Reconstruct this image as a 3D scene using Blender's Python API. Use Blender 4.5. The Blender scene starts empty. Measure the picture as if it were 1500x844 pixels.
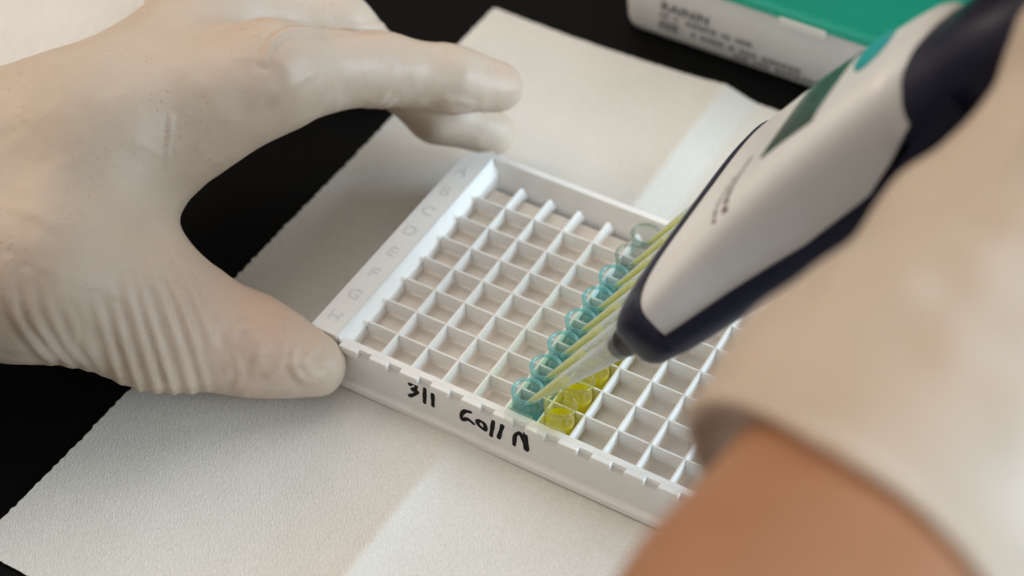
import bpy, bmesh, math, random
import numpy as np
from mathutils import Vector, Matrix

R = math.radians
MM = 0.001
random.seed(7)
np.random.seed(7)
scene = bpy.context.scene
col = scene.collection

# ------------------------------------------------------------------ camera
EL = R(45.8803)
CAM = np.array([41.225, -301.995, 346.495])            # mm
FPX = 2596.48                                          # focal length in px of a 1500 px wide frame
cd = bpy.data.cameras.new('camera')
cam = bpy.data.objects.new('camera', cd)
col.objects.link(cam)
cam.location = CAM * MM
cam.rotation_euler = (math.pi / 2 - EL, 0, 0)
cd.sensor_width = 36
cd.lens = FPX / 1500 * 36
cd.clip_start = 0.005
cd.clip_end = 20
cd.dof.use_dof = True
cd.dof.focus_distance = 0.432
cd.dof.aperture_fstop = 8.5
scene.camera = cam

# ------------------------------------------------------------------ world, lights, exposure
w = bpy.data.worlds.new('World')
scene.world = w
w.use_nodes = True
w.node_tree.nodes['Background'].inputs['Color'].default_value = (1.0, 0.93, 0.84, 1)
w.node_tree.nodes['Background'].inputs['Strength'].default_value = 0.40


def area(name, loc, target, size, size_y, power, color):
    l = bpy.data.lights.new(name, 'AREA')
    l.shape = 'RECTANGLE'
    l.size, l.size_y = size, size_y
    l.energy = power
    l.color = color
    o = bpy.data.objects.new(name, l)
    col.objects.link(o)
    o.location = loc
    o.rotation_euler = (Vector(target) - Vector(loc)).to_track_quat('-Z', 'Y').to_euler()
    return o


area('desk_side_light', (-1.0, 0.45, 0.85), (0, 0, 0), 0.7, 0.5, 8, (1.0, 0.80, 0.62))
area('ceiling_light', (0.0, 0.55, 1.5), (0, 0.05, 0), 1.6, 1.0, 7.5, (1.0, 0.96, 0.90))
area('window_light', (1.4, -0.36, 0.50), (0.02, 0, 0), 1.0, 0.55, 25, (0.66, 0.85, 1.0))

scene.view_settings.view_transform = 'Standard'
scene.view_settings.look = 'None'
scene.view_settings.exposure = 0
scene.view_settings.gamma = 1
scene.view_settings.use_curve_mapping = False
scene.render.engine = 'CYCLES'
scene.cycles.max_bounces = 10
scene.cycles.transparent_max_bounces = 24
scene.cycles.use_denoising = True

# ------------------------------------------------------------------ coordinates
CU, SU = 0.86582, 0.50036           # plate axes: u (long side), v (short side)
AX_U = np.array([CU, -SU, 0.0])
AX_V = np.array([SU, CU, 0.0])
AX_Z = np.array([0, 0, 1.0])
RX = np.array([1.0, 0, 0])
RY = np.array([0, math.sin(EL), math.cos(EL)])
RZ = np.array([0, -math.cos(EL), math.sin(EL)])


def P(u, v, z=0.0):
    return AX_U * u + AX_V * v + AX_Z * z


def PA(arr):
    arr = np.asarray(arr, float)
    return arr[:, :1] * AX_U + arr[:, 1:2] * AX_V + arr[:, 2:3] * AX_Z


def at(px, py, z):
    """world point (mm) seen at a photo pixel, at height z"""
    r = RX * (px - 750) / FPX + RY * (422 - py) / FPX - RZ
    return CAM + r * (z - CAM[2]) / r[2]


def atd(px, py, d):
    """world point (mm) seen at a photo pixel, at depth d"""
    return CAM + (RX * (px - 750) / FPX + RY * (422 - py) / FPX - RZ) * d


def pix(W):
    d = W - CAM
    z = -(d @ RZ)
    return np.stack([750 + FPX * (d @ RX) / z, 422 - FPX * (d @ RY) / z], -1)


# ------------------------------------------------------------------ object helpers
def tag(o, label=None, cat=None, group=None, kind=None):
    if label: o['label'] = label
    if cat: o['category'] = cat
    if group: o['group'] = group
    if kind: o['kind'] = kind
    return o


def empty(name, loc=(0, 0, 0)):
    o = bpy.data.objects.new(name, None)
    o.empty_display_size = 0.01
    col.objects.link(o)
    o.location = np.asarray(loc) * MM
    return o


def obj(name, verts, faces, mat, parent=None, smooth=False, auto=None):
    """verts in mm, world space (relative to the parent's origin when parented)"""
    me = bpy.data.meshes.new(name)
    off = np.zeros(3)
    q = parent
    while q is not None:
        off = off + np.array(q.location)
        q = q.parent
    v = np.asarray(verts, float) * MM - off
    me.from_pydata(v.tolist(), [], [list(map(int, f)) for f in faces])
    me.update()
    o = bpy.data.objects.new(name, me)
    col.objects.link(o)
    if mat: me.materials.append(mat)
    if parent: o.parent = parent
    if smooth:
        me.polygons.foreach_set('use_smooth', [True] * len(me.polygons))
    if auto:
        me.set_sharp_from_angle(angle=R(auto))
    return o


class MB:
    def __init__(s):
        s.v, s.f = [], []

    def add(s, v, f):
        n = len(s.v)
        s.v.extend([tuple(p) for p in v])
        s.f.extend([[i + n for i in q] for q in f])

    def prism(s, poly, lo, hi, fn):
        """poly extruded between lo and hi; fn(a, b, t) -> world point"""
        n = len(poly)
        v = [fn(a, b, lo) for a, b in poly] + [fn(a, b, hi) for a, b in poly]
        f = [[i, (i + 1) % n, n + (i + 1) % n, n + i] for i in range(n)]
        f += [list(range(n))[::-1], list(range(n, 2 * n))]
        s.add(v, f)

    def box(s, u0, u1, v0, v1, z0, z1, b=0.0):
        if b <= 0:
            s.prism([(u0, v0), (u1, v0), (u1, v1), (u0, v1)], z0, z1, lambda a, c, t: P(a, c, t))
            return
        rings = []
        for (ins, z) in ((b, z0), (0, z0 + b), (0, z1 - b), (b, z1)):
            rings.append([(u0 + ins, v0 + b, z), (u0 + b, v0 + ins, z), (u1 - b, v0 + ins, z), (u1 - ins, v0 + b, z),
                          (u1 - ins, v1 - b, z), (u1 - b, v1 - ins, z), (u0 + b, v1 - ins, z), (u0 + ins, v1 - b, z)])
        v = [P(*p) for r in rings for p in r]
        f = []
        for k in range(3):
            for i in range(8):
                j = (i + 1) % 8
                f.append([k * 8 + i, k * 8 + j, (k + 1) * 8 + j, (k + 1) * 8 + i])
        f += [list(range(8))[::-1], [24 + i for i in range(8)]]
        s.add(v, f)

    def lathe(s, prof, n, origin, axis, e1, close=False):
        """prof: list of (r, h)"""
        axis = np.asarray(axis); e1 = np.asarray(e1)
        e2 = np.cross(axis, e1)
        v, f = [], []
        for r, h in prof:
            for i in range(n):
                a = 2 * math.pi * i / n
                v.append(origin + axis * h + (e1 * math.cos(a) + e2 * math.sin(a)) * r)
        m = len(prof)
        for k in range(m - 1 if not close else m):
            for i in range(n):
                j = (i + 1) % n
                k2 = (k + 1) % m
                f.append([k * n + i, k * n + j, k2 * n + j, k2 * n + i])
        if not close:
            if prof[0][0] > 1e-6: f.append(list(range(n))[::-1])
            if prof[-1][0] > 1e-6: f.append([(m - 1) * n + i for i in range(n)])
        s.add(v, f)

    def rings(s, rings, cap=True):
        n = len(rings[0])
        v = [p for r in rings for p in r]
        f = []
        for k in range(len(rings) - 1):
            for i in range(n):
                j = (i + 1) % n
                f.append([k * n + i, k * n + j, (k + 1) * n + j, (k + 1) * n + i])
        if cap:
            f.append(list(range(n))[::-1])
            f.append([(len(rings) - 1) * n + i for i in range(n)])
        s.add(v, f)

    def build(s, name, mat, parent=None, smooth=False, auto=None):
        o = obj(name, s.v, s.f, mat, parent, smooth, auto)
        bm = bmesh.new()
        bm.from_mesh(o.data)
        bmesh.ops.recalc_face_normals(bm, faces=bm.faces)
        bm.to_mesh(o.data)
        bm.free()
        return o


def copy_as(src, parent, shift_mm):
    o = src.copy()
    col.objects.link(o)
    o.parent = parent
    o.location = Vector(src.location) + Vector(np.asarray(shift_mm) * MM)
    return o


# ------------------------------------------------------------------ materials
def mat(name, base, rough=0.5, spec=0.5, **kw):
    m = bpy.data.materials.new(name)
    m.use_nodes = True
    b = m.node_tree.nodes['Principled BSDF']
    b.inputs['Base Color'].default_value = (*base, 1)
    b.inputs['Roughness'].default_value = rough
    b.inputs['Specular IOR Level'].default_value = spec
    for k, v in kw.items():
        b.inputs[k.replace('_', ' ')].default_value = v
    return m


def nodes(m):
    nt = m.node_tree
    return nt, nt.nodes, nt.links, nt.nodes['Principled BSDF']


def coords(nt, scale=1.0):
    g = nt.nodes.new('ShaderNodeNewGeometry')
    return g.outputs['Position']


def noise(nt, pos, scale, detail=3, rough=0.55):
    n = nt.nodes.new('ShaderNodeTexNoise')
    n.inputs['Scale'].default_value = scale
    n.inputs['Detail'].default_value = detail
    n.inputs['Roughness'].default_value = rough
    nt.links.new(pos, n.inputs['Vector'])
    return n.outputs['Fac']


def ramp(nt, fac, stops):
    r = nt.nodes.new('ShaderNodeValToRGB')
    e = r.color_ramp.elements
    e[0].position, e[0].color = stops[0][0], (*stops[0][1], 1)
    e[1].position, e[1].color = stops[-1][0], (*stops[-1][1], 1)
    for p, c in stops[1:-1]:
        x = e.new(p)
        x.color = (*c, 1)
    nt.links.new(fac, r.inputs['Fac'])
    return r.outputs['Color']


def mixc(nt, a, b, fac, mode='MIX'):
    n = nt.nodes.new('ShaderNodeMix')
    n.data_type = 'RGBA'
    n.blend_type = mode
    for s, v in ((6, a), (7, b)):
        if isinstance(v, tuple): n.inputs[s].default_value = (*v, 1)
        else: nt.links.new(v, n.inputs[s])
    if isinstance(fac, float): n.inputs[0].default_value = fac
    else: nt.links.new(fac, n.inputs[0])
    return n.outputs[2]


def bump(nt, h, strength, dist, prev=None):
    n = nt.nodes.new('ShaderNodeBump')
    n.inputs['Strength'].default_value = strength
    n.inputs['Distance'].default_value = dist
    nt.links.new(h, n.inputs['Height'])
    if prev is not None: nt.links.new(prev, n.inputs['Normal'])
    return n.outputs['Normal']


def mat_glove(name, c0, c1, speck):
    m = mat(name, c0, 0.46, 0.38)
    nt, nd, ln, b = nodes(m)
    pos = coords(nt)
    big = noise(nt, pos, 38, 3)
    c = ramp(nt, big, [(0.35, c0), (0.65, c1)])
    # powder specks and faint smudges that belong to the latex
    sp = noise(nt, pos, 900, 2, 0.6)
    spf = ramp(nt, sp, [(0.60, (0, 0, 0)), (0.72, (1, 1, 1))])
    where = ramp(nt, noise(nt, pos, 55, 2), [(0.45, (0, 0, 0)), (0.62, (1, 1, 1))])
    f = mixc(nt, spf, where, 1.0, 'MULTIPLY')
    sc = nt.nodes.new('ShaderNodeMath'); sc.operation = 'MULTIPLY'; sc.inputs[1].default_value = 0.42
    ln.new(f, sc.inputs[0])
    c = mixc(nt, c, speck, sc.outputs[0])
    at_ = nt.nodes.new('ShaderNodeAttribute'); at_.attribute_name = 'stretch'
    c = mixc(nt, c, (0.60, 0.40, 0.30), at_.outputs['Fac'])
    ln.new(c, b.inputs['Base Color'])
    n1 = bump(nt, noise(nt, pos, 260, 4, 0.6), 0.25, 0.0006)
    n2 = bump(nt, noise(nt, pos, 1500, 2, 0.6), 0.12, 0.0002, n1)
    ln.new(n2, b.inputs['Normal'])
    b.inputs['Subsurface Weight'].default_value = 0.25
    b.inputs['Subsurface Radius'].default_value = (1.0, 0.5, 0.3)
    b.inputs['Subsurface Scale'].default_value = 0.003
    return m


M_glove = mat_glove('latex_glove', (0.535, 0.435, 0.345), (0.57, 0.47, 0.38), (0.27, 0.18, 0.14))
M_skin = mat('skin', (0.47, 0.235, 0.13), 0.5, 0.4)
nt, nd, ln, b = nodes(M_skin)
pos = coords(nt)
ln.new(ramp(nt, noise(nt, pos, 45, 4), [(0.3, (0.42, 0.205, 0.11)), (0.7, (0.36, 0.165, 0.082))]), b.inputs['Base Color'])
ln.new(bump(nt, noise(nt, pos, 900, 3), 0.2, 0.0004), b.inputs['Normal'])
b.inputs['Subsurface Weight'].default_value = 0.15
b.inputs['Subsurface Radius'].default_value = (1, 0.35, 0.2)
b.inputs['Subsurface Scale'].default_value = 0.004


def mat_plastic(name, c, rough=0.4, spec=0.5, sss=0.0, var=0.04):
    m = mat(name, c, rough, spec)
    nt, nd, ln, b = nodes(m)
    pos = coords(nt)
    d = tuple(x * (1 - var) for x in c)
    ln.new(ramp(nt, noise(nt, pos, 60, 4), [(0.3, d), (0.7, c)]), b.inputs['Base Color'])
    ln.new(bump(nt, noise(nt, pos, 700, 3), 0.06, 0.0003), b.inputs['Normal'])
    if sss:
        b.inputs['Subsurface Weight'].default_value = sss
        b.inputs['Subsurface Radius'].default_value = (1, 0.9, 0.8)
        b.inputs['Subsurface Scale'].default_value = 0.002
    return m


M_frame = mat_plastic('white_styrene', (0.88, 0.87, 0.85), 0.42, 0.4, 0.35)
M_added_floor = mat_plastic('beige_added_floor', (0.84, 0.765, 0.69), 0.6, 0.2, 0, 0.12)  # for the added floor that brightens the open cells
M_shell = mat_plastic('pipette_white', (0.76, 0.765, 0.775), 0.34, 0.45)
M_navy = mat_plastic('pipette_navy', (0.013, 0.014, 0.035), 0.4, 0.4, 0, 0.2)
M_collar = mat_plastic('collar_dark', (0.02, 0.02, 0.018), 0.3, 0.5)
M_lcd = mat_plastic('display_grey_green', (0.075, 0.125, 0.105), 0.25, 0.5, 0, 0.25)
M_lcdprint = mat('display_digits', (0.03, 0.055, 0.045), 0.4, 0.3)
M_button = mat_plastic('teal_button', (0.02, 0.36, 0.38), 0.4, 0.4)
M_print = mat('grey_print', (0.12, 0.085, 0.06), 0.6, 0.2)
M_ink = mat('black_marker', (0.005, 0.005, 0.006), 0.5, 0.12)
M_boxwhite = mat_plastic('box_card', (0.72, 0.725, 0.72), 0.55, 0.3)
M_boxprint = mat('box_print', (0.03, 0.03, 0.03), 0.6, 0.2)
M_boxprint2 = mat('box_print_light', (0.27, 0.27, 0.27), 0.6, 0.2)
M_green = mat_plastic('green_lid', (0.005, 0.40, 0.28), 0.35, 0.4)
M_label = mat('white_tab', (0.72, 0.72, 0.70), 0.5, 0.3)

M_bench = mat('black_bench', (0.0028, 0.0028, 0.003), 0.5, 0.07)
nt, nd, ln, b = nodes(M_bench)
pos = coords(nt)
ln.new(bump(nt, noise(nt, pos, 500, 4), 0.08, 0.0003), b.inputs['Normal'])

# paper: creped tissue, a fine diagonal weave plus fibre clumps
def mat_paper(name, c0, c1, weave, str_):
    m = mat(name, c0, 0.9, 0.1)
    nt, nd, ln, b = nodes(m)
    pos = coords(nt)
    blot = noise(nt, pos, 30, 4, 0.6)
    c = ramp(nt, blot, [(0.3, c0), (0.7, c1)])
    fib = ramp(nt, noise(nt, pos, 1300, 3, 0.7), [(0.25, (0.80, 0.79, 0.77)), (0.75, (1.0, 1.0, 1.0))])
    c = mixc(nt, c, fib, 0.8, 'MULTIPLY')
    ln.new(c, b.inputs['Base Color'])
    mp = nt.nodes.new('ShaderNodeMapping')
    mp.inputs['Rotation'].default_value = (0, 0, R(-30))
    mp.inputs['Scale'].default_value = (1.0, 0.45, 1)
    ln.new(pos, mp.inputs['Vector'])
    v = nt.nodes.new('ShaderNodeTexVoronoi')
    v.inputs['Scale'].default_value = weave
    v.inputs['Randomness'].default_value = 0.7
    ln.new(mp.outputs['Vector'], v.inputs['Vector'])
    n1 = bump(nt, v.outputs['Distance'], str_, 0.0007)
    n2 = bump(nt, noise(nt, pos, 2600, 3, 0.7), 0.16, 0.0002, n1)
    n3 = bump(nt, noise(nt, pos, 22, 3, 0.5), 0.12, 0.004, n2)
    ln.new(n3, b.inputs['Normal'])
    return m


M_paper = mat_paper('tissue_paper', (0.70, 0.68, 0.635), (0.745, 0.725, 0.685), 1900, 0.16)
M_paper2 = mat_paper('embossed_towel', (0.80, 0.80, 0.78), (0.84, 0.84, 0.83), 420, 0.45)


def mat_clear(name, clear, edge, gloss=0.12, haze=0.0, hazec=(0.9, 0.9, 0.9)):
    """thin clear plastic: lets light straight through, deeper tint where the sight line runs along the wall"""
    m = bpy.data.materials.new(name)
    m.use_nodes = True
    nt = m.node_tree
    nt.nodes.clear()
    out = nt.nodes.new('ShaderNodeOutputMaterial')
    lw = nt.nodes.new('ShaderNodeLayerWeight')
    lw.inputs['Blend'].default_value = 0.45
    t = nt.nodes.new('ShaderNodeBsdfTransparent')
    c = ramp(nt, lw.outputs['Facing'], [(0.35, clear), (0.95, edge)])
    nt.links.new(c, t.inputs['Color'])
    g = nt.nodes.new('ShaderNodeBsdfGlossy')
    g.inputs['Roughness'].default_value = 0.08
    mx = nt.nodes.new('ShaderNodeMixShader')
    fr = nt.nodes.new('ShaderNodeMapRange')
    pw = nt.nodes.new('ShaderNodeMath'); pw.operation = 'POWER'; pw.inputs[1].default_value = 4.0
    lf = nt.nodes.new('ShaderNodeLayerWeight'); lf.inputs['Blend'].default_value = 0.5
    nt.links.new(lf.outputs['Facing'], pw.inputs[0])
    nt.links.new(pw.outputs[0], fr.inputs['Value'])
    fr.inputs['To Min'].default_value = 0.05
    fr.inputs['To Max'].default_value = 0.5
    last = t.outputs[0]
    if haze:
        d = nt.nodes.new('ShaderNodeBsdfDiffuse'); d.inputs['Color'].default_value = (*hazec, 1)
        tr = nt.nodes.new('ShaderNodeBsdfTranslucent'); tr.inputs['Color'].default_value = (*hazec, 1)
        a = nt.nodes.new('ShaderNodeMixShader'); a.inputs[0].default_value = 0.5
        nt.links.new(d.outputs[0], a.inputs[1]); nt.links.new(tr.outputs[0], a.inputs[2])
        h = nt.nodes.new('ShaderNodeMixShader'); hz = ramp(nt, lw.outputs['Facing'], [(0.3, (haze * .7,) * 3), (0.9, (min(1, haze * 3.2),) * 3)])
        nt.links.new(hz, h.inputs[0])
        nt.links.new(last, h.inputs[1]); nt.links.new(a.outputs[0], h.inputs[2])
        last = h.outputs[0]
    nt.links.new(fr.outputs[0], mx.inputs[0])
    nt.links.new(last, mx.inputs[1]); nt.links.new(g.outputs[0], mx.inputs[2])
    nt.links.new(mx.outputs[0], out.inputs['Surface'])
    return m


M_well_teal = mat_clear('clear_well_teal', (0.94, 0.985, 0.985), (0.52, 0.82, 0.84))  # clear plastic; light carried from the teal liquid is put into the tint
M_well_pale = mat_clear('clear_well_pale', (0.96, 0.97, 0.96), (0.62, 0.72, 0.68))
M_well_yellow = mat_clear('clear_well_yellow', (0.99, 0.985, 0.85), (0.95, 0.93, 0.50))  # wall tint stands in for yellow liquid refracted through clear plastic
M_rim_teal = mat_clear('rim_teal', (0.70, 0.92, 0.93), (0.26, 0.68, 0.73), 0.1, 0.3, (0.50, 0.84, 0.87))  # clear rims; liquid colour guided up the plastic is painted into them
M_rim_pale = mat_clear('rim_pale', (0.80, 0.86, 0.82), (0.55, 0.66, 0.60), 0.1, 0.15, (0.6, 0.7, 0.66))
M_rim_yellow = mat_clear('rim_yellow', (0.90, 0.88, 0.62), (0.60, 0.60, 0.32), 0.1, 0.2, (0.75, 0.74, 0.48))
M_web = mat_clear('clear_web', (0.98, 0.98, 0.97), (0.80, 0.84, 0.83), 0.1, 0.12, (0.8, 0.82, 0.8))
M_tip = mat_clear('tip_polypropylene', (0.93, 0.93, 0.90), (0.72, 0.75, 0.74), 0.1, 0.17, (0.86, 0.89, 0.90))
M_liq_teal = mat_clear('teal_liquid', (0.28, 0.72, 0.72), (0.06, 0.46, 0.48), 0.1, 0.45, (0.14, 0.60, 0.61))
M_liq_pale = mat_clear('pale_liquid', (0.75, 0.86, 0.84), (0.5, 0.72, 0.70), 0.1, 0.2, (0.45, 0.66, 0.64))
M_liq_yellow = mat_clear('yellow_liquid', (0.98, 0.95, 0.06), (0.92, 0.86, 0.01), 0.1, 0.62, (0.97, 0.90, 0.01))
M_liq_tip = mat_clear('tip_yellow_liquid', (0.97, 0.97, 0.30), (0.92, 0.90, 0.10), 0.1, 0.6, (0.97, 0.94, 0.10))

# ------------------------------------------------------------------ bench and papers (the setting)
b_ = MB()
b_.box(-900, 900, -700, 900, -30, 0, 1.0)
o = b_.build('bench_top', M_bench)
tag(o, kind='structure')


def sheet(name, u0, u1, v0, v1, nu, nv, hf, material, thick=0.12, ragged=0.0, jit=None):
    us = np.linspace(u0, u1, nu)
    vs = np.linspace(v0, v1, nv)
    U, V = np.meshgrid(us, vs, indexing='ij')
    if ragged:
        rg = np.random.RandomState(3)
        U[0, :] += ragged * (np.abs(((vs / 2.2) % 1) - 0.5) * 2 - .5) + rg.uniform(-.5, .5, nv) * ragged * .7
        V[:, -1] += rg.uniform(-.5, .5, nu) * ragged * .6
        V[:, 0] += rg.uniform(-.5, .5, nu) * ragged * .6
    H = hf(U, V)
    top = PA(np.stack([U.ravel(), V.ravel(), H.ravel()], 1))
    bot = PA(np.stack([U.ravel(), V.ravel(), H.ravel() - thick], 1))
    N = nu * nv
    idx = np.arange(N).reshape(nu, nv)
    q = np.stack([idx[:-1, :-1], idx[1:, :-1], idx[1:, 1:], idx[:-1, 1:]], -1).reshape(-1, 4)
    f = q.tolist() + (q[:, ::-1] + N).tolist()
    rim = list(idx[:, 0]) + list(idx[-1, 1:]) + list(idx[-2::-1, -1]) + list(idx[0, -2:0:-1])
    for i in range(len(rim)):
        a, c = int(rim[i]), int(rim[(i + 1) % len(rim)])
        f.append([c, a, a + N, c + N])
    return obj(name, np.vstack([top, bot]), f, material, None, True, 50)


def paper_h(U, V):
    d = U - 33.5
    # a folded crease: gentle rise on the left, steeper fall on the right, a little flatter under the plate
    w_near = np.clip((40 - V) / 50, 0, 1)
    right = w_near * np.exp(-np.clip(d, 0, 200) / 9.5) + (1 - w_near) * np.clip(1 - d / 10.5, 0, 1) ** 1.1
    ridge = np.where(d < 0, np.exp(-np.abs(d) / 15.0), right)
    under = 1 - 0.8 * np.exp(-(((V - 38) / 52.0) ** 6))
    h = 0.22 + 3.0 * ridge * under
    out = np.clip(np.abs(V - 38) - 44, 0, 60) / 60
    h += out * (0.25 * np.sin(U / 11 + V / 23) + 0.2 * np.sin(U / 19 - V / 9 + 1)) + 0.3 * out
    left = np.clip((-12 - U) / 36, 0, 1)
    h += left * (0.5 + 0.5 * np.sin(V / 17)) * 0.9
    return h


o = sheet('tissue_sheet', -48.2, 150, -89, 154.5, 199, 190, paper_h, M_paper, ragged=0.55)
tag(o, 'beige paper tissue with one raised fold lying on the black bench under the plate frame', 'paper towel')

o = sheet('paper_towel', -310, -128, -10, 178, 60, 60, lambda U, V: 0.4 + 0.5 * np.sin(U / 9) * np.sin(V / 11) * 0.4 + 0.2, M_paper2, ragged=0.6)
tag(o, 'white dimpled paper towel behind the wrist of the hand on the frame', 'paper towel')

# ------------------------------------------------------------------ plate frame
TILT = R(35)
Z0 = 0.6
frame = empty('plate_frame', P(54, 36, Z0))
tag(frame, 'white plastic grid frame for well strips with black handwriting on its front edge', 'plate frame')


def uz(a, c, t): return P(a, t, c)       # polygon in (u, z) extruded along v
def vz(a, c, t): return P(t, a, c)       # polygon in (v, z) extruded along u


m = MB()
m.prism([(-10.9, -1.0), (-3.0, -1.0), (-2.9, 78.6), (-4.4, 79.2), (-10.6, 74.6)], 15.3, 17.0, lambda a, c, t: P(a, c, t))
fl = m.build('flange', M_frame, frame)
m = MB()
m.prism([(111, -1.0), (118.9, -1.0), (118.6, 74.6), (112.4, 79.2), (111, 78.6)], 15.3, 17.0, lambda a, c, t: P(a, c, t))
m.build('flange', M_frame, frame)
m = MB()
m.prism([(-3.05, 16.97), (-0.5, 13.5), (-0.42, Z0 + .4), (-6.8, Z0), (-6.8, 15.32), (-3.4, 15.32)], -0.6, 76.2, uz)
m.build('side_wall', M_frame, frame)
m = MB()
m.prism([(111.05, 16.97), (108.5, 13.5), (108.42, Z0 + .4), (114.8, Z0), (114.8, 15.32), (111.4, 15.32)], -0.6, 76.2, uz)
m.build('side_wall', M_frame, frame)
m = MB()
m.prism([(76.9, 16.9), (78.3, 17.0), (79.0, 16.6), (79.2, Z0), (73.2, Z0 + .02), (73.4, 4.0)], -3.8, 111.8, vz)
m.build('back_wall', M_frame, frame, False)
# front wall: rim, chamfer, flat face that carries the writing, ledge
m = MB()
m.prism([(0.75, 15.35), (-0.35, 15.38), (-0.4, 13.3), (-1.2, 12.6), (-1.2, 3.5), (-1.4, 3.2), (-2.7, 2.95), (-2.95, 2.6), (-2.95, Z0 + .1), (-2.7, Z0 + .02), (-0.3, Z0 + .02), (-0.1, 10.0)], -9.6, 117.6, vz)
m.build('front_wall', M_frame, frame, False)
m = MB()
m.prism([(1.0, 15.5), (-0.8, 15.5), (-0.85, 14.3), (0.9, 14.3)], -4.5, 112.5, vz)
m.build('front_rim', M_frame, frame)
tab0 = None
for k in range(13):
    u0 = 9 * k - 1.6
    if tab0 is None:
        t_ = MB()
        t_.box(u0, u0 + 5.3, -2.25, -0.45, 13.2, 15.6, 0.15)
        tab0 = t_.build('rim_tab', M_frame, frame)
    else:
        copy_as(tab0, frame, P(9 * k, 0, 0))
# dividers
m = MB()
poly = [(0.3, 10.4), (0.3, 15.0), (71.6, 15.0), (72.6, 14.2), (75.0, 9.6), (73.5, 9.4), (72.2, 10.4)]
v_, f_ = [], []
n = len(poly)
for (du_t, sgn) in ((0, -1), (0, 1)):
    for a, c in poly:
        th = 0.27 if c > 12 else 0.42
        v_.append(P(9 + sgn * th, a, c))
f_ = [[i, (i + 1) % n, n + (i + 1) % n, n + i] for i in range(n)] + [list(range(n))[::-1], list(range(n, 2 * n))]
m.add(v_, f_)
d0 = m.build('divider', M_frame, frame)
for k in range(1, 11):
    copy_as(d0, frame, P(9 * k, 0, 0))
m = MB()
m.prism([(8.62, 10.6), (8.76, 14.93), (9.24, 14.93), (9.38, 10.6)], -0.2, 108.2, lambda a, c, t: P(t, a, c))
c0 = m.build('cross_divider', M_frame, frame)
for k in range(1, 7):
    copy_as(c0, frame, P(0, 9 * k, 0))
# added floor: closes the open-bottomed grid so the cells look brighter
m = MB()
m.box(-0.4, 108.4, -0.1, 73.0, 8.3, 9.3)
m.build('added_floor', M_added_floor, frame)


def text_mesh(txt, size, depth):
    cu = bpy.data.curves.new('t', 'FONT')
    cu.body = txt
    cu.size = size
    cu.extrude = depth
    cu.align_x = 'CENTER'
    cu.align_y = 'CENTER'
    cu.resolution_u = 3
    t = bpy.data.objects.new('t', cu)
    col.objects.link(t)
    dg = bpy.context.evaluated_depsgraph_get()
    dg.update()
    me = bpy.data.meshes.new_from_object(t.evaluated_get(dg))
    bpy.data.objects.remove(t)
    vs = np.array([v.co[:] for v in me.vertices]).reshape(-1, 3)
    fs = [list(p.vertices) for p in me.polygons]
    bpy.data.meshes.remove(me)
    return vs, fs


def place_text(name, txt, size, depth, origin, ex, ey, ez, material, parent):
    vs, fs = text_mesh(txt, size, depth)
    W = origin + vs[:, :1] * ex + vs[:, 1:2] * ey + vs[:, 2:3] * ez
    return obj(name, W, fs, material, parent)


for k, ch in enumerate('HGFEDCBA'):
    place_text('letter', ch, 5.2, 0.11, P(-7.0, 4.6 + 9 * k, 17.0), AX_U, AX_V, AX_Z, M_frame, frame)


def catmull(pts, n=8):
    pts = np.asarray(pts, float)
    if len(pts) == 2:
        return pts[0] + (pts[1] - pts[0]) * np.linspace(0, 1, 6)[:, None]
    p = np.vstack([2 * pts[0] - pts[1], pts, 2 * pts[-1] - pts[-2]])
    out = []
    for i in range(1, len(p) - 2):
        t = np.linspace(0, 1, n, endpoint=False)[:, None]
        a, b, c, d = p[i - 1], p[i], p[i + 1], p[i + 2]
        out.append(0.5 * ((2 * b) + (-a + c) * t + (2 * a - 5 * b + 4 * c - d) * t ** 2 + (-a + 3 * b - 3 * c + d) * t ** 3))
    out.append(pts[-1:])
    return np.vstack(out)


def stroke(mb, pts, wd, fn, depth=0.035):
    """a flat pen stroke with round ends; pts in the plane of the face"""
    q = catmull(pts)
    t = np.gradient(q, axis=0)
    t /= np.linalg.norm(t, axis=1)[:, None] + 1e-9
    s = np.stack([-t[:, 1], t[:, 0]], 1)
    L = np.r_[0, np.cumsum(np.linalg.norm(np.diff(q, axis=0), axis=1))]
    rings = []
    ends = [(-1.0, 0.1), (-0.75, 0.66), (-0.4, 0.92)]
    seq = [(q[0] + t[0] * wd * e, s[0], r) for e, r in ends]
    for i in range(len(q)):
        seq.append((q[i], s[i], 1.0 + 0.12 * math.sin(L[i] * 1.3 + pts[0][0])))
    seq += [(q[-1] - t[-1] * wd * e, s[-1], r) for e, r in ends[::-1]]
    for c, sd, r in seq:
        ring = []
        for k in range(8):
            a = 2 * math.pi * k / 8
            xy = c + sd * math.cos(a) * wd * r
            ring.append(fn(xy[0], xy[1], math.sin(a) * depth * max(r, .3)))
        rings.append(ring)
    mb.rings(rings)


INK = [[(18.7, 11.1), (19.8, 12.3), (20.6, 11.8), (20.4, 10.6), (19.4, 9.5), (20.9, 9.6), (20.0, 8.1), (18.5, 6.6)], [(23.2, 12.0), (22.9, 6.6)],
       [(25.5, 11.2), (25.4, 6.8)], [(36.4, 10.9), (34.8, 10.3), (33.8, 8.3), (34.0, 6.6), (35.5, 7.7), (37.2, 7.0)],
       [(38.8, 9.0), (38.4, 8.4), (38.9, 7.2), (40.5, 6.5), (40.7, 7.8), (40.3, 8.9), (39.1, 9.2)], [(43.0, 11.2), (42.3, 5.4)],
       [(45.6, 11.2), (44.5, 5.9)], [(48.9, 5.9), (49.2, 9.5), (50.1, 11.0), (50.7, 11.2), (51.7, 8.6), (52.3, 6.0), (52.6, 7.5), (52.0, 11.9)]]
m = MB()
for k, st in enumerate(INK):
    stroke(m, st, 0.6, lambda a, c, d, k=k: P(a, -1.2 - 0.004 * k - d, c))
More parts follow.
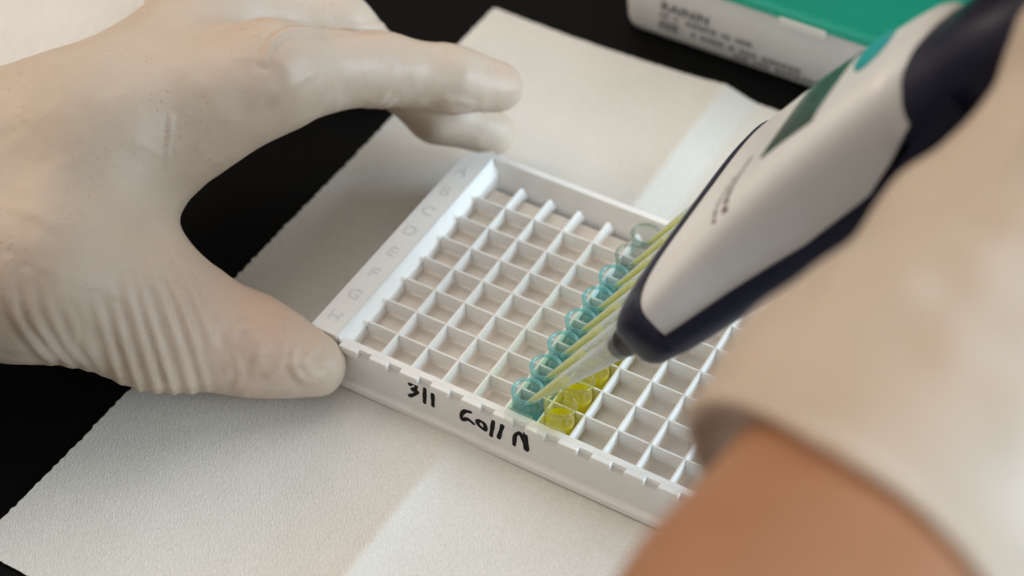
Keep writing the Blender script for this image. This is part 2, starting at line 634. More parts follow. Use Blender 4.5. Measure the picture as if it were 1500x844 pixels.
m.build('handwriting', M_ink, frame, True)

# ------------------------------------------------------------------ well strips
RIM_Z = 21.2


def well_strip(u, rows, name, label, mats, liqs, level, rims):
    root = empty(name, P(u, 36, 4))
    tag(root, label, 'well strip')
    first = {}
    for k in range(rows):
        v = 4.5 + 9 * k
        mw, lq = mats(k), liqs(k)
        key = (mw.name, lq.name if lq else '')
        if key not in first:
            m = MB()
            prof = [(0.4, 3.4), (3.0, 3.2), (3.6, 3.8), (3.9, 10), (3.9, 16), (3.9, 20.2), (4.1, 20.5), (4.15, 20.9), (3.95, RIM_Z), (3.6, RIM_Z - .02), (3.42, 20.8),
                    (3.5, 16), (3.5, 10), (3.2, 5), (2.7, 4.4), (0.4, 4.2)]
            m.lathe(prof, 40, P(u, v, 0), AX_Z, AX_U, close=True)
            wl = m.build('well', mw, root, True, 50)
            m = MB()
            m.lathe([(3.72 + 0.42 * math.cos(a_), 20.75 + 0.5 * math.sin(a_)) for a_ in np.linspace(0, 2 * math.pi, 12, endpoint=False)], 40, P(u, v, 0), AX_Z, AX_U, close=True)
            kids = [m.build('rim', rims(k), wl, True)]
            if lq:
                m = MB()
                m.lathe([(0.0, 4.5), (2.7, 4.6), (3.15, 5.2), (3.44, 10), (3.44, level - 0.4), (3.46, level + .2), (3.0, level), (0.0, level - .15)], 28, P(u, v, 0), AX_Z, AX_U)
                kids.append(m.build('liquid', lq, wl, True, 50))
            first[key] = (wl, kids, v)
        else:
            s, kids, v0 = first[key]
            c = copy_as(s, root, P(0, v - v0, 0))
            for q in kids:
                copy_as(q, c, (0, 0, 0))
    # thin web that joins the wells, with a rounded grip at the front end
    m = MB()
    n = 14
    arc = [(u + 3.4 * math.cos(math.pi + math.pi * i / n), -0.2 + 3.3 * math.sin(math.pi + math.pi * i / n)) for i in range(n + 1)]
    m.prism(arc + [(u + 3.4, 0.9), (u - 3.4, 0.9)], 16.0, 16.8, lambda a, c, t: P(a, c, t))
    for k in range(rows - 1):
        m.box(u - 1.5, u + 1.5, 9 * k + 8.2, 9 * k + 9.8, 15.6, 17.4, 0.1)
    m.build('web', M_web, root)
    return root


well_strip(49.5, 8, 'well_strip', 'clear strip of eight round wells holding blue green liquid below the pipette tips',
           lambda k: M_well_teal if k < 6 else M_well_pale, lambda k: M_liq_teal if k < 6 else (M_liq_pale if k == 6 else None), 13.0,
           lambda k: M_rim_teal if k < 6 else M_rim_pale)
well_strip(58.5, 5, 'well_strip', 'clear strip of round wells filled with bright yellow liquid',
           lambda k: M_well_yellow, lambda k: M_liq_yellow, 15.6, lambda k: M_rim_yellow)

# ------------------------------------------------------------------ pipette
PA_ = P(math.sin(TILT), 0, math.cos(TILT))           # long axis, from the tips up
PN = P(-math.cos(TILT), 0, math.sin(TILT))           # the face with the display
PV = AX_V
O_ = P(50.2, 2.1, 18.6) + 31.5 * PV


def Q(s, v, n_): return O_ + PA_ * s + PV * v + PN * n_


SEC = [  # s, v-, v+, n-, n+
    (50.0, -34, 34, -4.5, 5.5), (51.2, -37, 36, -6, 7.3), (54, -38.5, 37, -6.8, 8.2), (60, -38.5, 36, -7.5, 9.2), (68, -36, 32, -8.2, 10.4),
    (80, -31.5, 25.5, -9.3, 11.8), (92, -28, 20.5, -10.3, 13.0), (105, -25, 16.5, -11, 13.7), (120, -22.5, 13, -11.6, 14.0), (135, -20.5, 10, -11.6, 13.8),
    (145, -19.5, 7.5, -11.5, 13.2), (160, -19, 6.5, -11.5, 12.5), (190, -18.5, 6, -11.5, 12), (225, -19, 7, -12, 13), (240, -18, 6, -11, 12)]
SEC = np.array(SEC)
SEC[1:10, 3] -= 1.6


def sec_at(s):
    return [np.interp(s, SEC[:, 0], SEC[:, i]) for i in range(1, 5)]


def split_at(s): return np.interp(s, [50, 60, 80, 100, 118, 132, 145], [-1.5, -1.2, -2.5, -4.2, -3.6, -0.5, 3.5])


def loft(stations, clip, ex=4.6, n=56, skew=0.0):
    """clip(s) -> (nlo, nhi, grow, scale)"""
    rings = []
    for s in stations:
        vm, vp, nb, nf = sec_at(s)
        nlo, nhi, grow, sc = clip(s)
        cv, hv = (vm + vp) / 2, (vp - vm) / 2
        cn, hn = (nb + nf) / 2, (nf - nb) / 2
        hv = hv * sc + grow
        hn = hn * sc + grow
        ring = []
        for i in range(n):
            a = 2 * math.pi * i / n
            c, sn = math.cos(a), math.sin(a)
            vv = cv + hv * math.copysign(abs(c) ** (2 / ex), c)
            nn = cn + hn * math.copysign(abs(sn) ** (2 / ex), sn)
            nn = min(max(nn, nlo), nhi)
            q_ = (vp - vv) / (vp - vm)
            ring.append(Q(s - skew * max(0, s - 118) * max(0, min(1, q_)) ** 1.3, vv, nn))
        rings.append(ring)
    return rings


pip = empty('multichannel_pipette', O_ + PA_ * 50)
tag(pip, 'white and navy multichannel pipette held over the well strips, with grey display and teal button', 'pipette')

# navy base that carries the nozzles
m = MB()
st = [50.0, 50.5, 51.2, 52.5, 54.5, 57.0, 61.6, 62.2]
m.rings(loft(st, lambda s: (-99, 99, 0.6 if s < 61.9 else 0.1, 1.0)))
m.build('nozzle_housing', M_navy, pip, True, 45)
# white front shell
m = MB()
st = [61.6, 62.0, 62.8] + list(np.linspace(64, 140, 26)) + [142, 143.5, 144.6, 145.2]
fade = lambda s: 1.0 - 0.05 * max(0, (62.8 - s) / 1.2) ** 2 - 0.14 * max(0, (s - 140) / 5.2) ** 2
m.rings(loft(st, lambda s: (split_at(s), 99, 0.0, fade(s)), skew=0.36))
shell = m.build('front_shell', M_shell, pip, True, 40)
# navy back shell
m = MB()
st = [61.8, 62.6] + list(np.linspace(64, 144, 24)) + [146]
m.rings(loft(st, lambda s: (-99, split_at(s) - 0.15, 0.7, 1.0)))
m.build('back_shell', M_navy, pip, True, 40)
# grip, navy, with finger hook and ridges
m = MB()
st = [131, 131.5] + list(np.linspace(134, 232, 34)) + [236, 239, 240]
m.rings(loft(st, lambda s: (-99, 99, -1.5 + (0.8 * math.sin((s - 146) / 5.5) if 146 < s < 163 else 0), 1.0 if s < 233 else 1 - 0.25 * ((s - 233) / 7) ** 2), 2.8))
m.build('grip', M_navy, pip, True, 40)
m = MB()
m.rings([[Q(s, -6 + 9 * r * math.cos(a), 1 + 8 * r * math.sin(a)) for a in np.linspace(0, 2 * math.pi, 24, endpoint=False)] for s, r in ((239.5, 1), (250, 1), (253, .8), (254, .4))])
m.build('plunger_button', M_shell, pip, True, 40)
# nozzles
nz0 = None
for k in range(8):
    if nz0 is None:
        m = MB()
        m.lathe([(2.3, 41.0), (3.05, 41.4), (3.1, 44), (3.5, 44.3), (3.5, 50.8), (3.0, 51.0)], 24, Q(0, -31.5, 0), PA_, PV)
        nz0 = m.build('nozzle', M_collar, pip, True, 40)
    else:
        copy_as(nz0, pip, PV * 9 * k)


def face_n(s, v):
    """height of the front face at (s, v)"""
    vm, vp, nb, nf = sec_at(s)
    cv, hv = (vm + vp) / 2, (vp - vm) / 2
    cn, hn = (nb + nf) / 2, (nf - nb) / 2
    x = min(0.999, abs((v - cv) / hv))
    return cn + hn * (1 - x ** 4.6) ** (1 / 4.6)


def face_patch(name, s0, s1, v0, v1, lift, material, rounded=False, ns=14, nv=14):
    V_, F_ = [], []
    if rounded:
        rings = []
        for (r, dz) in ((1.0, -0.4), (1.0, lift * .7), (0.93, lift), (0.5, lift * 1.15), (0.02, lift * 1.2)):
            ring = []
            for i in range(32):
                a = 2 * math.pi * i / 32
                s = (s0 + s1) / 2 + (s1 - s0) / 2 * r * math.cos(a)
                v = (v0 + v1) / 2 + (v1 - v0) / 2 * r * math.sin(a)
                ring.append(Q(s, v, face_n(s, v) + dz))
            rings.append(ring)
        m = MB(); m.rings(rings)
        return m.build(name, material, pip, True, 40)
    m = MB()
    rings = []
    for i in range(ns + 1):
        s = s0 + (s1 - s0) * i / ns
        top = [Q(s, v0 + (v1 - v0) * j / nv, face_n(s, v0 + (v1 - v0) * j / nv) + lift) for j in range(nv + 1)]
        bot = [Q(s, v0 + (v1 - v0) * j / nv, face_n(s, v0 + (v1 - v0) * j / nv) - 0.5) for j in range(nv, -1, -1)]
        rings.append(top + bot)
    m.rings(rings)
    return m.build(name, material, pip, True, 30)


lcd = face_patch('display', 98.5, 115.5, -16.5, 10.5, 0.25, M_lcd)
# segments on the display, teal button, print on the shell
rs = random.Random(4)
m = MB()
for k in range(3):
    s = 111.5 - 3.3 * k
    v = -13.0
    while v < 7:
        L = rs.uniform(1.0, 2.6)
        c = [Q(s + a, v + b_2, face_n(s + a, v + b_2) + 0.29) for a, b_2 in ((-.8, 0), (-.8, L), (.8, L), (.8, 0))]
        c2 = [p - PN * 0.1 for p in c]
        m.rings([c2, c])
        v += L + rs.uniform(0.5, 1.1)
m.build('digits', M_lcdprint, lcd)
face_patch('button', 120.5, 129.5, -6.5, 7.0, 0.7, M_button, True)
m = MB()
v = -33.0
for (s, wd, vs_, ve_) in ((90.0, .9, -26, -9), (86.5, .55, -27, -14)):
    v = vs_
    while v < ve_:
        L = rs.uniform(0.8, 2.2)
        c = [Q(s + a, v + b_2, face_n(s + a, v + b_2) + 0.05) for a, b_2 in ((-wd, 0), (-wd, L), (wd, L), (wd, 0))]
        m.rings([[p - PN * 0.2 for p in c], c])
        v += L + rs.uniform(0.4, 0.9)
m.build('shell_print', M_print, shell)

# tips, each pushed on to its nozzle
ORD = ['frontmost', 'second', 'third', 'fourth', 'fifth', 'sixth', 'seventh', 'last and farthest']
tip0 = None
for k in range(8):
    base = Q(0, -31.5 + 9 * k, 0)
    if tip0 is None:
        root = empty('pipette_tip', base)
        m = MB()
        m.lathe([(0.36, 0), (0.62, 2), (1.85, 20), (2.5, 32), (2.9, 40), (3.15, 41), (3.2, 46), (2.9, 46), (2.86, 41.3), (2.66, 40.2), (2.28, 32), (1.65, 20), (0.45, 2), (0.22, 0.05)],
                28, base, PA_, PV, close=True)
        sh = m.build('tip_cone', M_tip, root, True, 50)
        m = MB()
        m.lathe([(0.0, 1.0), (0.3, 1.2), (0.44, 2.4), (1.33, 16), (1.46, 18.0), (1.35, 18.3), (0.0, 18.4)], 20, base, PA_, PV)
        lq = m.build('liquid', M_liq_tip, root, True, 50)
        tip0 = (root, sh, lq)
    else:
        root = tip0[0].copy()
        col.objects.link(root)
        root.location = Vector(base * MM)
        for q in tip0[1:]:
            c = q.copy(); col.objects.link(c); c.parent = root
    where = ('frontmost' if k == 0 else 'farthest' if k == 7 else ORD[k] + ' from the front')
    tag(root, 'clear pipette tip with yellow liquid, ' + where + ' in the row of eight', 'pipette tip', 'clear pipette tips in the row under the pipette')

# ------------------------------------------------------------------ tip box behind
box = empty('tip_box', P(60, 200, 0))
tag(box, 'white pipette tip box with green lid standing behind the paper', 'tip box')
BU0, BU1, BV0, BV1 = -9.0, 121.5, 168.0, 254.0


def rrect(u0, u1, v0, v1, r, n=6):
    out = []
    for (cu_, cv_, a0) in ((u1 - r, v1 - r, 0), (u0 + r, v1 - r, 90), (u0 + r, v0 + r, 180), (u1 - r, v0 + r, 270)):
        for i in range(n + 1):
            a = R(a0 + 90 * i / n)
            out.append((cu_ + r * math.cos(a), cv_ + r * math.sin(a)))
    return out


def rbox(rings_spec):
    return [[P(a, c, z) for a, c in rrect(BU0 + i, BU1 - i, BV0 + i, BV1 - i, max(0.5, r))] for i, r, z in rings_spec]


m = MB()
m.rings(rbox([(2.2, 4, 0.05), (0.8, 5, 1.0), (0.2, 5, 3.0), (-1.2, 5, 20.0), (-1.2, 5, 24.0), (-0.2, 4, 24.4)]))
m.build('box_base', M_boxwhite, box, True, 40)
m = MB()
m.rings(rbox([(-1.5, 5, 24.2), (-2.2, 5, 24.6), (-2.2, 5, 27.0), (-0.8, 5, 27.6), (0.3, 5, 29), (2.2, 5, 58), (4, 5, 60), (8, 5, 60.5)]))
m.build('lid', M_green, box, True, 40)
m = MB()
m.box(43.5, 58.5, BV0 - 3.0, BV0 - 0.6, 22.4, 25.3, 0.4)
m.build('clasp', M_label, box)
FB = lambda u, z: P(u, BV0 - 0.2 - (z - 3) * 1.4 / 17 - 0.06, z)
EY = np.array(FB(0, 10) - FB(0, 0)) / 10
EY /= np.linalg.norm(EY)
EN = np.cross(AX_U, EY)
place_text('brand_print', 'RAININ', 5.0, 0.02, FB(12.6, 13.6), AX_U, EY, EN, M_boxprint, box)


def fake_line(z, u0, u1, hgt, seed):
    r_ = random.Random(seed)
    m = MB()
    u = u0
    while u < u1:
        L = r_.uniform(0.9, 2.0)
        if r_.random() < 0.13:
            u += 1.6
        c = [FB(u, z - hgt), FB(u + L, z - hgt), FB(u + L, z + hgt * r_.uniform(.7, 1.1)), FB(u, z + hgt)]
        m.rings([[p + EN * -0.1 for p in c], [p + EN * 0.02 for p in c]])
        u += L + r_.uniform(.3, .6)
    return m


fake_line(10.2, 4, 10, 0.7, 1).build('small_print', M_boxprint2, box)
fake_line(10.0, 13, 35, 0.9, 2).build('small_print', M_boxprint2, box)
fake_line(6.4, 4, 10, 1.7, 5).build('printed_mark', M_boxprint2, box)
fake_line(6.2, 15, 50, 0.95, 3).build('small_print', M_boxprint2, box)
fake_line(3.6, 28, 66, 0.85, 4).build('small_print', M_boxprint2, box)


# ------------------------------------------------------------------ hands: one smooth surface each, from a distance field
def vnoise(p, seed):
    """smooth value noise, p (N,3)"""
    i = np.floor(p).astype(np.int64)
    f = p - i
    f = f * f * (3 - 2 * f)

    def h(a):
        n = (a[:, 0] * 374761393 + a[:, 1] * 668265263 + a[:, 2] * 2147483647 + seed * 1274126177) & 0xffffffff
        n = ((n ^ (n >> 13)) * 1274126177) & 0xffffffff
        return ((n ^ (n >> 16)) & 0xffff) / 32767.5 - 1
    out = 0
    for dx in (0, 1):
        for dy in (0, 1):
            for dz in (0, 1):
                wgt = (f[:, 0] if dx else 1 - f[:, 0]) * (f[:, 1] if dy else 1 - f[:, 1]) * (f[:, 2] if dz else 1 - f[:, 2])
                out = out + wgt * h(i + np.array([dx, dy, dz]))
    return out


class Field:
    def __init__(s, lo, hi, h):
        s.lo = np.asarray(lo, float)
        s.h = h
        s.n = np.ceil((np.asarray(hi) - s.lo) / h).astype(int) + 1
        s.ax = [s.lo[i] + h * np.arange(s.n[i], dtype=np.float32) for i in range(3)]

    def blank(s):
        return np.full(s.n, 60.0, np.float32)

    def union(s, segs, k):
        """smooth union of tapered capsules (a, b, ra, rb), blend width k"""
        acc = np.zeros(s.n, np.float32)
        for a, b, ra, rb in segs:
            a = np.asarray(a, float); b = np.asarray(b, float)
            m = max(ra, rb) + 5 * k
            lo = np.minimum(a, b) - m
            hi = np.maximum(a, b) + m
            i0 = np.clip(((lo - s.lo) / s.h).astype(int), 0, s.n - 1)
            i1 = np.clip(((hi - s.lo) / s.h).astype(int) + 2, 0, s.n)
            if np.any(i1 <= i0): continue
            X = s.ax[0][i0[0]:i1[0], None, None] - a[0]
            Y = s.ax[1][None, i0[1]:i1[1], None] - a[1]
            Z = s.ax[2][None, None, i0[2]:i1[2]] - a[2]
            d = (b - a).astype(np.float32)
            L2 = float(d @ d) + 1e-9
            t = np.clip((X * d[0] + Y * d[1] + Z * d[2]) / L2, 0, 1)
            q = np.sqrt((X - t * d[0]) ** 2 + (Y - t * d[1]) ** 2 + (Z - t * d[2]) ** 2) - (ra + t * (rb - ra))
            acc[i0[0]:i1[0], i0[1]:i1[1], i0[2]:i1[2]] += np.exp(np.clip(-q / k, -40, 40))
        return np.where(acc > 1e-9, -k * np.log(np.maximum(acc, 1e-12)), 60).astype(np.float32)


def smin(a, b, k):
    h = np.clip(0.5 + 0.5 * (b - a) / k, 0, 1)
    return b + (a - b) * h - k * h * (1 - h)


def surface_nets(D, F):
    ins = D < 0
    nx, ny, nz = D.shape
    cnt = np.zeros((nx - 1, ny - 1, nz - 1), np.int16)
    for i in (0, 1):
        for j in (0, 1):
            for k in (0, 1):
                cnt += ins[i:nx - 1 + i, j:ny - 1 + j, k:nz - 1 + k]
    act = (cnt > 0) & (cnt < 8)
    I = np.argwhere(act)
    idm = -np.ones(act.shape, np.int64)
    idm[act] = np.arange(len(I))
    acc = np.zeros((len(I), 3)); num = np.zeros(len(I))
    corners = [(i, j, k) for i in (0, 1) for j in (0, 1) for k in (0, 1)]
    val = {c: D[I[:, 0] + c[0], I[:, 1] + c[1], I[:, 2] + c[2]].astype(float) for c in corners}
    for a in corners:
        for ax in range(3):
            if a[ax] == 0:
                b = list(a); b[ax] = 1; b = tuple(b)
                va, vb = val[a], val[b]
                x = (va < 0) != (vb < 0)
                t = np.where(x, va / np.where(x, va - vb, 1), 0)
                p = np.array(a, float) + np.outer(t, np.array(b) - np.array(a))
                acc[x] += p[x]; num[x] += 1
    V = F.lo + F.h * (I + acc / num[:, None])
    quads = []
    for ax in range(3):
        sl0 = [slice(1, n - 1) for n in D.shape]
        sl1 = [slice(1, n - 1) for n in D.shape]
        sl0[ax] = slice(0, D.shape[ax] - 1)
        sl1[ax] = slice(1, D.shape[ax])
        c = np.argwhere(ins[tuple(sl0)] != ins[tuple(sl1)])
        if not len(c): continue
        off = np.ones(3, int); off[ax] = 0
        c = c + off
        s_in = ins[c[:, 0], c[:, 1], c[:, 2]]
        b_, d_ = (ax + 1) % 3, (ax + 2) % 3

        def cell(db, dd):
            q = c.copy(); q[:, b_] -= db; q[:, d_] -= dd
            return idm[q[:, 0], q[:, 1], q[:, 2]]
        q = np.stack([cell(1, 1), cell(0, 1), cell(0, 0), cell(1, 0)], 1)
        q[~s_in] = q[~s_in][:, ::-1]
        quads.append(q)
    Qd = np.vstack(quads)
    Qd = Qd[(Qd >= 0).all(1)]
    return V, Qd


def relax(V, Qd, it):
    e = np.vstack([Qd[:, [0, 1]], Qd[:, [1, 2]], Qd[:, [2, 3]], Qd[:, [3, 0]]])
    for i in range(it):
        acc = np.zeros_like(V); n = np.zeros(len(V))
        for a, b in ((0, 1), (1, 0)):
            for k in range(3): acc[:, k] += np.bincount(e[:, a], V[e[:, b], k], len(V))
            n += np.bincount(e[:, a], minlength=len(V))
        V = V + 0.55 * (acc / np.maximum(n, 1)[:, None] - V)
    return V


def vert_normals(V, Qd):
    n = np.cross(V[Qd[:, 2]] - V[Qd[:, 0]], V[Qd[:, 3]] - V[Qd[:, 1]])
    N = np.zeros_like(V)
    for k in range(4):
        for c in range(3): N[:, c] += np.bincount(Qd[:, k], n[:, c], len(V))
    return N / (np.linalg.norm(N, axis=1)[:, None] + 1e-12)


def near_line(px, pts, taper=True):
    """distance in px to a polyline and the position along it (0..1)"""
    q = catmull(pts, 6)
    best = np.full(len(px), 1e9); tt = np.zeros(len(px))
    for i in range(len(q) - 1):
        d = q[i + 1] - q[i]
        t = np.clip(((px - q[i]) @ d) / (d @ d + 1e-9), 0, 1)
        r = np.linalg.norm(px - q[i] - t[:, None] * d, axis=1)
        m = r < best
        best[m] = r[m]; tt[m] = (i + t[m]) / (len(q) - 1)
    return best, tt


# ---- left hand: thumb at the front corner of the frame, fingers over its back corner
S = []
wr_t, wr_b = at(-130, 240, 48), at(-130, 395, 44)
iM, iP, iD, iT = at(392, 112, 58), at(556, 101, 47), at(660, 117, 40), at(728, 126, 35)
mM, mP, mD, mT = at(318, 20, 56), at(492, 42, 44), at(642, 164, 20), at(722, 196, 12)
tC, tM, tI, tT = at(60, 395, 40), at(240, 472, 24), at(378, 509, 15), at(461, 534, 11)
rM, lM = at(290, -50, 46), at(230, -110, 36)
fa = at(-700, 330, 62)
palm = [
    (fa, (wr_t + wr_b) / 2, 29, 24), (fa, wr_t, 26, 20), (fa, wr_b, 26, 20),
    (wr_t, at(120, 204, 54), 20, 19), (at(120, 204, 54), iM, 19, 12.5),
    (wr_b, at(60, 400, 42), 20, 19), (at(60, 400, 42), at(190, 440, 30), 19, 15.2), (at(190, 440, 30), tM, 15.2, 13.6),
    (at(-130, 290, 46), at(90, 300, 46), 23, 19), (at(90, 300, 46), at(135, 310, 44), 18, 12),
    (at(120, 204, 54), mM, 18, 12), (at(135, 290, 44), iM, 12, 11), (at(135, 330, 42), tM, 12, 12),
    (wr_t, at(60, 240, 34), 19, 17), (at(60, 240, 34), at(200, 140, 38), 16.5, 15.5), (at(200, 140, 38), at(300, 60, 44), 15.5, 12), (at(300, 60, 44), rM, 11, 10), (at(300, 60, 44), lM, 11, 9),
    (tM, tI, 13.6, 10.2), (tI, tT, 10.2, 8.0)]
f_index = [(iM, iP, 12.3, 9.6), (iP, iD, 9.4, 8.7), (iD, iT, 8.7, 7.4)]
f_mid = [(mM, mP, 12, 9.6), (mP, mD, 9.4, 8.2), (mD, mT, 8.2, 6.8)]
rP, rD, rT = at(440, -20, 30), at(520, 70, 14), at(560, 95, 10)
f_ring = [(rM, rP, 11, 9), (rP, rD, 9, 7.5), (rD, rT, 7.5, 6.5)]
lP, lD, lT = at(330, -70, 20), at(400, 0, 11), at(440, 30, 9)
f_little = [(lM, lP, 10, 8), (lP, lD, 8, 7), (lD, lT, 7, 6)]
pts = np.array([p for s in palm + f_index + f_mid + f_ring + f_little for p in s[:2]])
F = Field(np.maximum(pts.min(0) - 27, [-330, -200, -5]), pts.max(0) + 27, 1.0)
D = F.union(palm, 4.0)
for fg in (f_ring, f_little, f_mid, f_index):
    pass
FG = np.minimum(np.minimum(F.union(f_index, 1.6), F.union(f_mid, 1.6)), np.minimum(F.union(f_ring, 1.6), F.union(f_little, 1.6)))
D = smin(D, FG, 5.0)
V, Qd = surface_nets(D, F)
V = relax(V, Qd, 4)
N = vert_normals(V, Qd)
px = pix(V)
facing = np.clip(((CAM - V) / np.linalg.norm(CAM - V, axis=1)[:, None] * N).sum(1) * 2.0 + 0.6, 0, 1)
disp = 0.55 * vnoise(V / 13.0, 1) + 0.22 * vnoise(V / 5.0, 2)
ridged = lambda q, sd: np.clip(1 - np.abs(vnoise(q, sd)) * 2.2, 0, 1) ** 2
loose = np.exp(-(np.linalg.norm(V - at(440, 528, 16), axis=1) / 15) ** 2) + 0.6 * np.exp(-(np.linalg.norm(V - at(330, 520, 24), axis=1) / 14) ** 2) + 0.5 * np.exp(-(np.linalg.norm(V - at(700, 140, 36), axis=1) / 14) ** 2) + 0.5 * np.exp(-(np.linalg.norm(V - at(560, 120, 48), axis=1) / 10) ** 2)
disp += 0.42 * loose * ridged(V / np.array([4.5, 7.0, 5.5]), 11) + 0.16 * ridged(V / np.array([9.0, 6.0, 7.0]), 17)
RIDGES = [  # polyline in the photo, half width px, height mm
    ([(252, 168), (249, 205), (244, 245)], 3.2, 0.7),
    ([(386, 92), (398, 64), (425, 47), (470, 44), (560, 38)], 4.2, 0.9),
    ([(400, 150), (425, 128), (460, 105)], 5, 0.35),
    ([(540, 158), (556, 150), (568, 140)], 3.5, 0.5), ([(552, 164), (568, 152), (578, 144)], 3.5, 0.5),
    ([(10, 380), (18, 450), (45, 500), (75, 530)], 6, 1.1), ([(38, 400), (46, 460), (72, 505), (105, 540)], 5.5, 1.0), ([(64, 415), (74, 460), (98, 510), (130, 545)], 5, 0.7),
    ([(122, 486), (130, 512), (156, 575)], 5, 0.5), ([(140, 440), (154, 492), (186, 592)], 5.5, 0.85), ([(168, 452), (182, 506), (214, 602)], 5, 1.1),
    ([(182, 410), (204, 490), (240, 610)], 5.5, 0.9), ([(210, 432), (228, 494), (264, 606)], 4.5, 1.1), ([(222, 385), (252, 480), (292, 610)], 6, 0.9),
    ([(250, 408), (272, 462), (302, 570)], 5, 0.6), ([(258, 372), (288, 436), (314, 505)], 6.5, 0.4), ([(100, 455), (108, 478), (112, 500)], 5, 0.35),
    ([(320, 470), (350, 462), (392, 470), (440, 478)], 4, 0.35), ([(330, 500), (350, 482), (385, 480)], 4, 0.4), ([(372, 545), (376, 520), (392, 512)], 4, 0.4),
    ([(395, 550), (412, 535), (440, 530)], 5, 0.5), ([(432, 510), (428, 535), (445, 556), (470, 552)], 5, 0.55), ([(455, 512), (470, 505), (490, 512)], 5, 0.4),
    ([(345, 520), (352, 548), (345, 566)], 4, 0.35),
    ([(0, 300), (40, 310), (80, 330)], 7, 0.25), ([(640, 150), (665, 146), (690, 152)], 4, 0.5),
]
for pl, wd, hgt in RIDGES:
    runs = pl[-1][1] > 525 and pl[-1][0] < 300          # folds that run out over the lower edge of the hand
    fade = (lambda t: np.clip(t * 2.5, 0, 1) ** 1.3) if runs else (lambda t: np.clip(np.sin(np.pi * np.clip(t, 0.06, 0.94)), 0, 1) ** 0.6)
    bb = np.array(pl)
    m_ = (px[:, 0] > bb[:, 0].min() - 40) & (px[:, 0] < bb[:, 0].max() + 40) & (px[:, 1] > bb[:, 1].min() - 40) & (px[:, 1] < bb[:, 1].max() + 40) & (facing > 0)
    r, t = near_line(px[m_], pl)
    hgt *= 0.6 if runs else 0.95
    disp[m_] += hgt * np.exp(-(r / wd) ** 2) * facing[m_] * fade(t) - 0.35 * hgt * np.exp(-((r - 2.1 * wd) / wd) ** 2) * facing[m_]
V = V + N * disp[:, None]
V[:, 2] = np.maximum(V[:, 2], 0.8)


def hand_mesh(name, V, Qd, material, parent=None, stretch=None):
    o = obj(name, V, Qd.tolist(), material, parent, True)
    a = o.data.attributes.new('stretch', 'FLOAT', 'POINT')
    a.data.foreach_set('value', np.asarray(stretch if stretch is not None else np.zeros(len(V)), np.float32))
    return o


def blob(V, c, r): return np.exp(-(np.linalg.norm(V - np.asarray(c), axis=1) / r) ** 2)


st_ = 0.6 * blob(V, at(400, 474, 24), 13) + 0.4 * blob(V, at(330, 470, 26), 16) + 0.25 * blob(V, iP + [0, 0, 6], 14) + 0.35 * blob(V, iT + [2, 0, 5], 9) + 0.2 * blob(V, iM + [0, -4, 10], 18)
o = hand_mesh('gloved_hand', V, Qd, M_glove, None, st_)
tag(o, 'hand in a cream latex glove steadying the plate frame, thumb at its front corner', 'hand')

# ---- right hand: cuffed glove round the pipette grip, bare forearm below, close to the camera
hand = empty('gloved_hand', atd(1290, 600, 275))
tag(hand, 'hand in a cream latex glove gripping the pipette, bare wrist below the cuff', 'hand')
wrist = atd(1345, 630, 276)
arm0 = atd(1290, 765, 262)
arm1 = atd(1185, 1000, 238)
grip = Q(178, -6, -8)
kn = Q(186, -20, -26)
glove = [(arm1, wrist, 29.5, 25.5), (wrist, kn, 24, 21), (wrist, Q(168, -36, -26), 21, 14), (kn, Q(200, -2, -30), 22, 18),
         (atd(1200, 600, 277), atd(1455, 375, 290), 10.5, 12), (atd(1455, 375, 290), atd(1600, 105, 290), 12, 11), (atd(1600, 105, 290), Q(200, -30, -14), 11, 11), (atd(1160, 625, 272), atd(1310, 680, 268), 10, 18)]
thumb = [(Q(168, -36, -22), Q(205, -30, -8), 14, 11.5), (Q(205, -30, -8), Q(236, -18, 0), 11, 9.5), (Q(236, -18, 0), Q(252, -8, 4), 9.3, 7.5)]
fingers = []
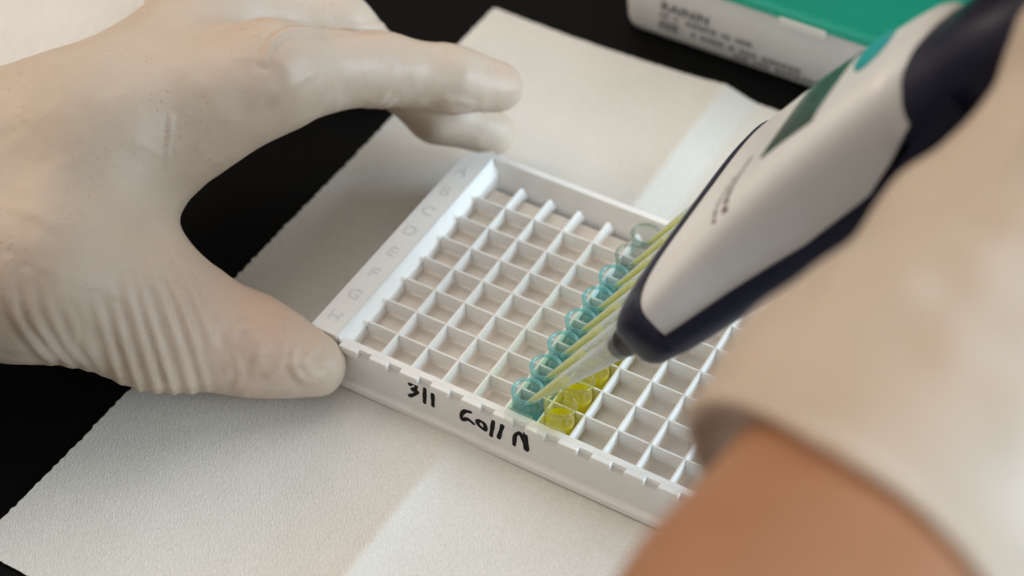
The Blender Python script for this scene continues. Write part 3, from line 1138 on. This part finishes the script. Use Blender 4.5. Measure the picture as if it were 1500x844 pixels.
for k, s in enumerate((206, 188, 170.5, 155)):
    r = (9.2, 9.4, 9.0, 8.0)[k]
    sc = 0.0 if k < 2 else 1.0
    a, b, c, d, e = Q(s, -2, -32 + 2 * sc), Q(s + 2, 16, -22), Q(s, 17.5, 2), Q(s - 2, 6, 21), Q(s - 3, -8, 22.5)
    if s < 180:
        e = Q(s - 3, -2, 22.5)
    fingers.append([(a, b, r + 2, r), (b, c, r, r - .8), (c, d, r - .8, r - 1.4), (d, e, r - 1.4, r - 2)])
allp = np.array([p for sg in [glove, thumb] + fingers for s in sg for p in s[:2]])
F2 = Field(allp.min(0) - 34, allp.max(0) + 34, 1.5)
D = F2.union(glove, 5.0)
FG = F2.union(thumb, 2.0)
for fg in fingers:
    FG = np.minimum(FG, F2.union(fg, 1.6))
D = smin(D, FG, 6.0)
# cuff: cut by a tilted plane, hollow below, rolled edge
axis = (arm1 - wrist) / np.linalg.norm(arm1 - wrist)
cA, cB, cC = atd(1040, 625, 268), atd(1400, 830, 226), atd(1180, 652, 242)
cn_ = np.cross(cB - cA, cC - cA)
cn_ /= np.linalg.norm(cn_)
if cn_ @ axis < 0: cn_ = -cn_
X, Y, Z = np.meshgrid(*F2.ax, indexing='ij')
pl_ = (X - cA[0]) * cn_[0] + (Y - cA[1]) * cn_[1] + (Z - cA[2]) * cn_[2]
pl_ = pl_ + 1.2 * np.sin(X / 7) * np.cos(Z / 9)
rim = np.sqrt(pl_ ** 2 + np.maximum(np.abs(D) - 0.3, 0) ** 2) - 1.5
D = np.maximum(D, pl_)
D = smin(D, rim.astype(np.float32), 1.0)
V, Qd = surface_nets(D.astype(np.float32), F2)
V = relax(V, Qd, 3)
N = vert_normals(V, Qd)
near = np.exp(-((V - cA) @ cn_ / 30) ** 2)
V = V + N * ((2.2 * vnoise(V / 15.0, 5) + 0.7 * vnoise(V / 6.5, 8)) * (1 - 0.7 * near))[:, None]
hand_mesh('glove', V, Qd, M_glove, hand)
arm = [(wrist, arm1, 22.4, 26.6), (arm1, arm1 + axis * 140, 26.6, 36)]
ap = np.array([p for s in arm for p in s[:2]])
F3 = Field(ap.min(0) - 42, ap.max(0) + 42, 2.5)
V, Qd = surface_nets(F3.union(arm, 4.0), F3)
V = relax(V, Qd, 4)
hand_mesh('forearm', V, Qd, M_skin, hand)
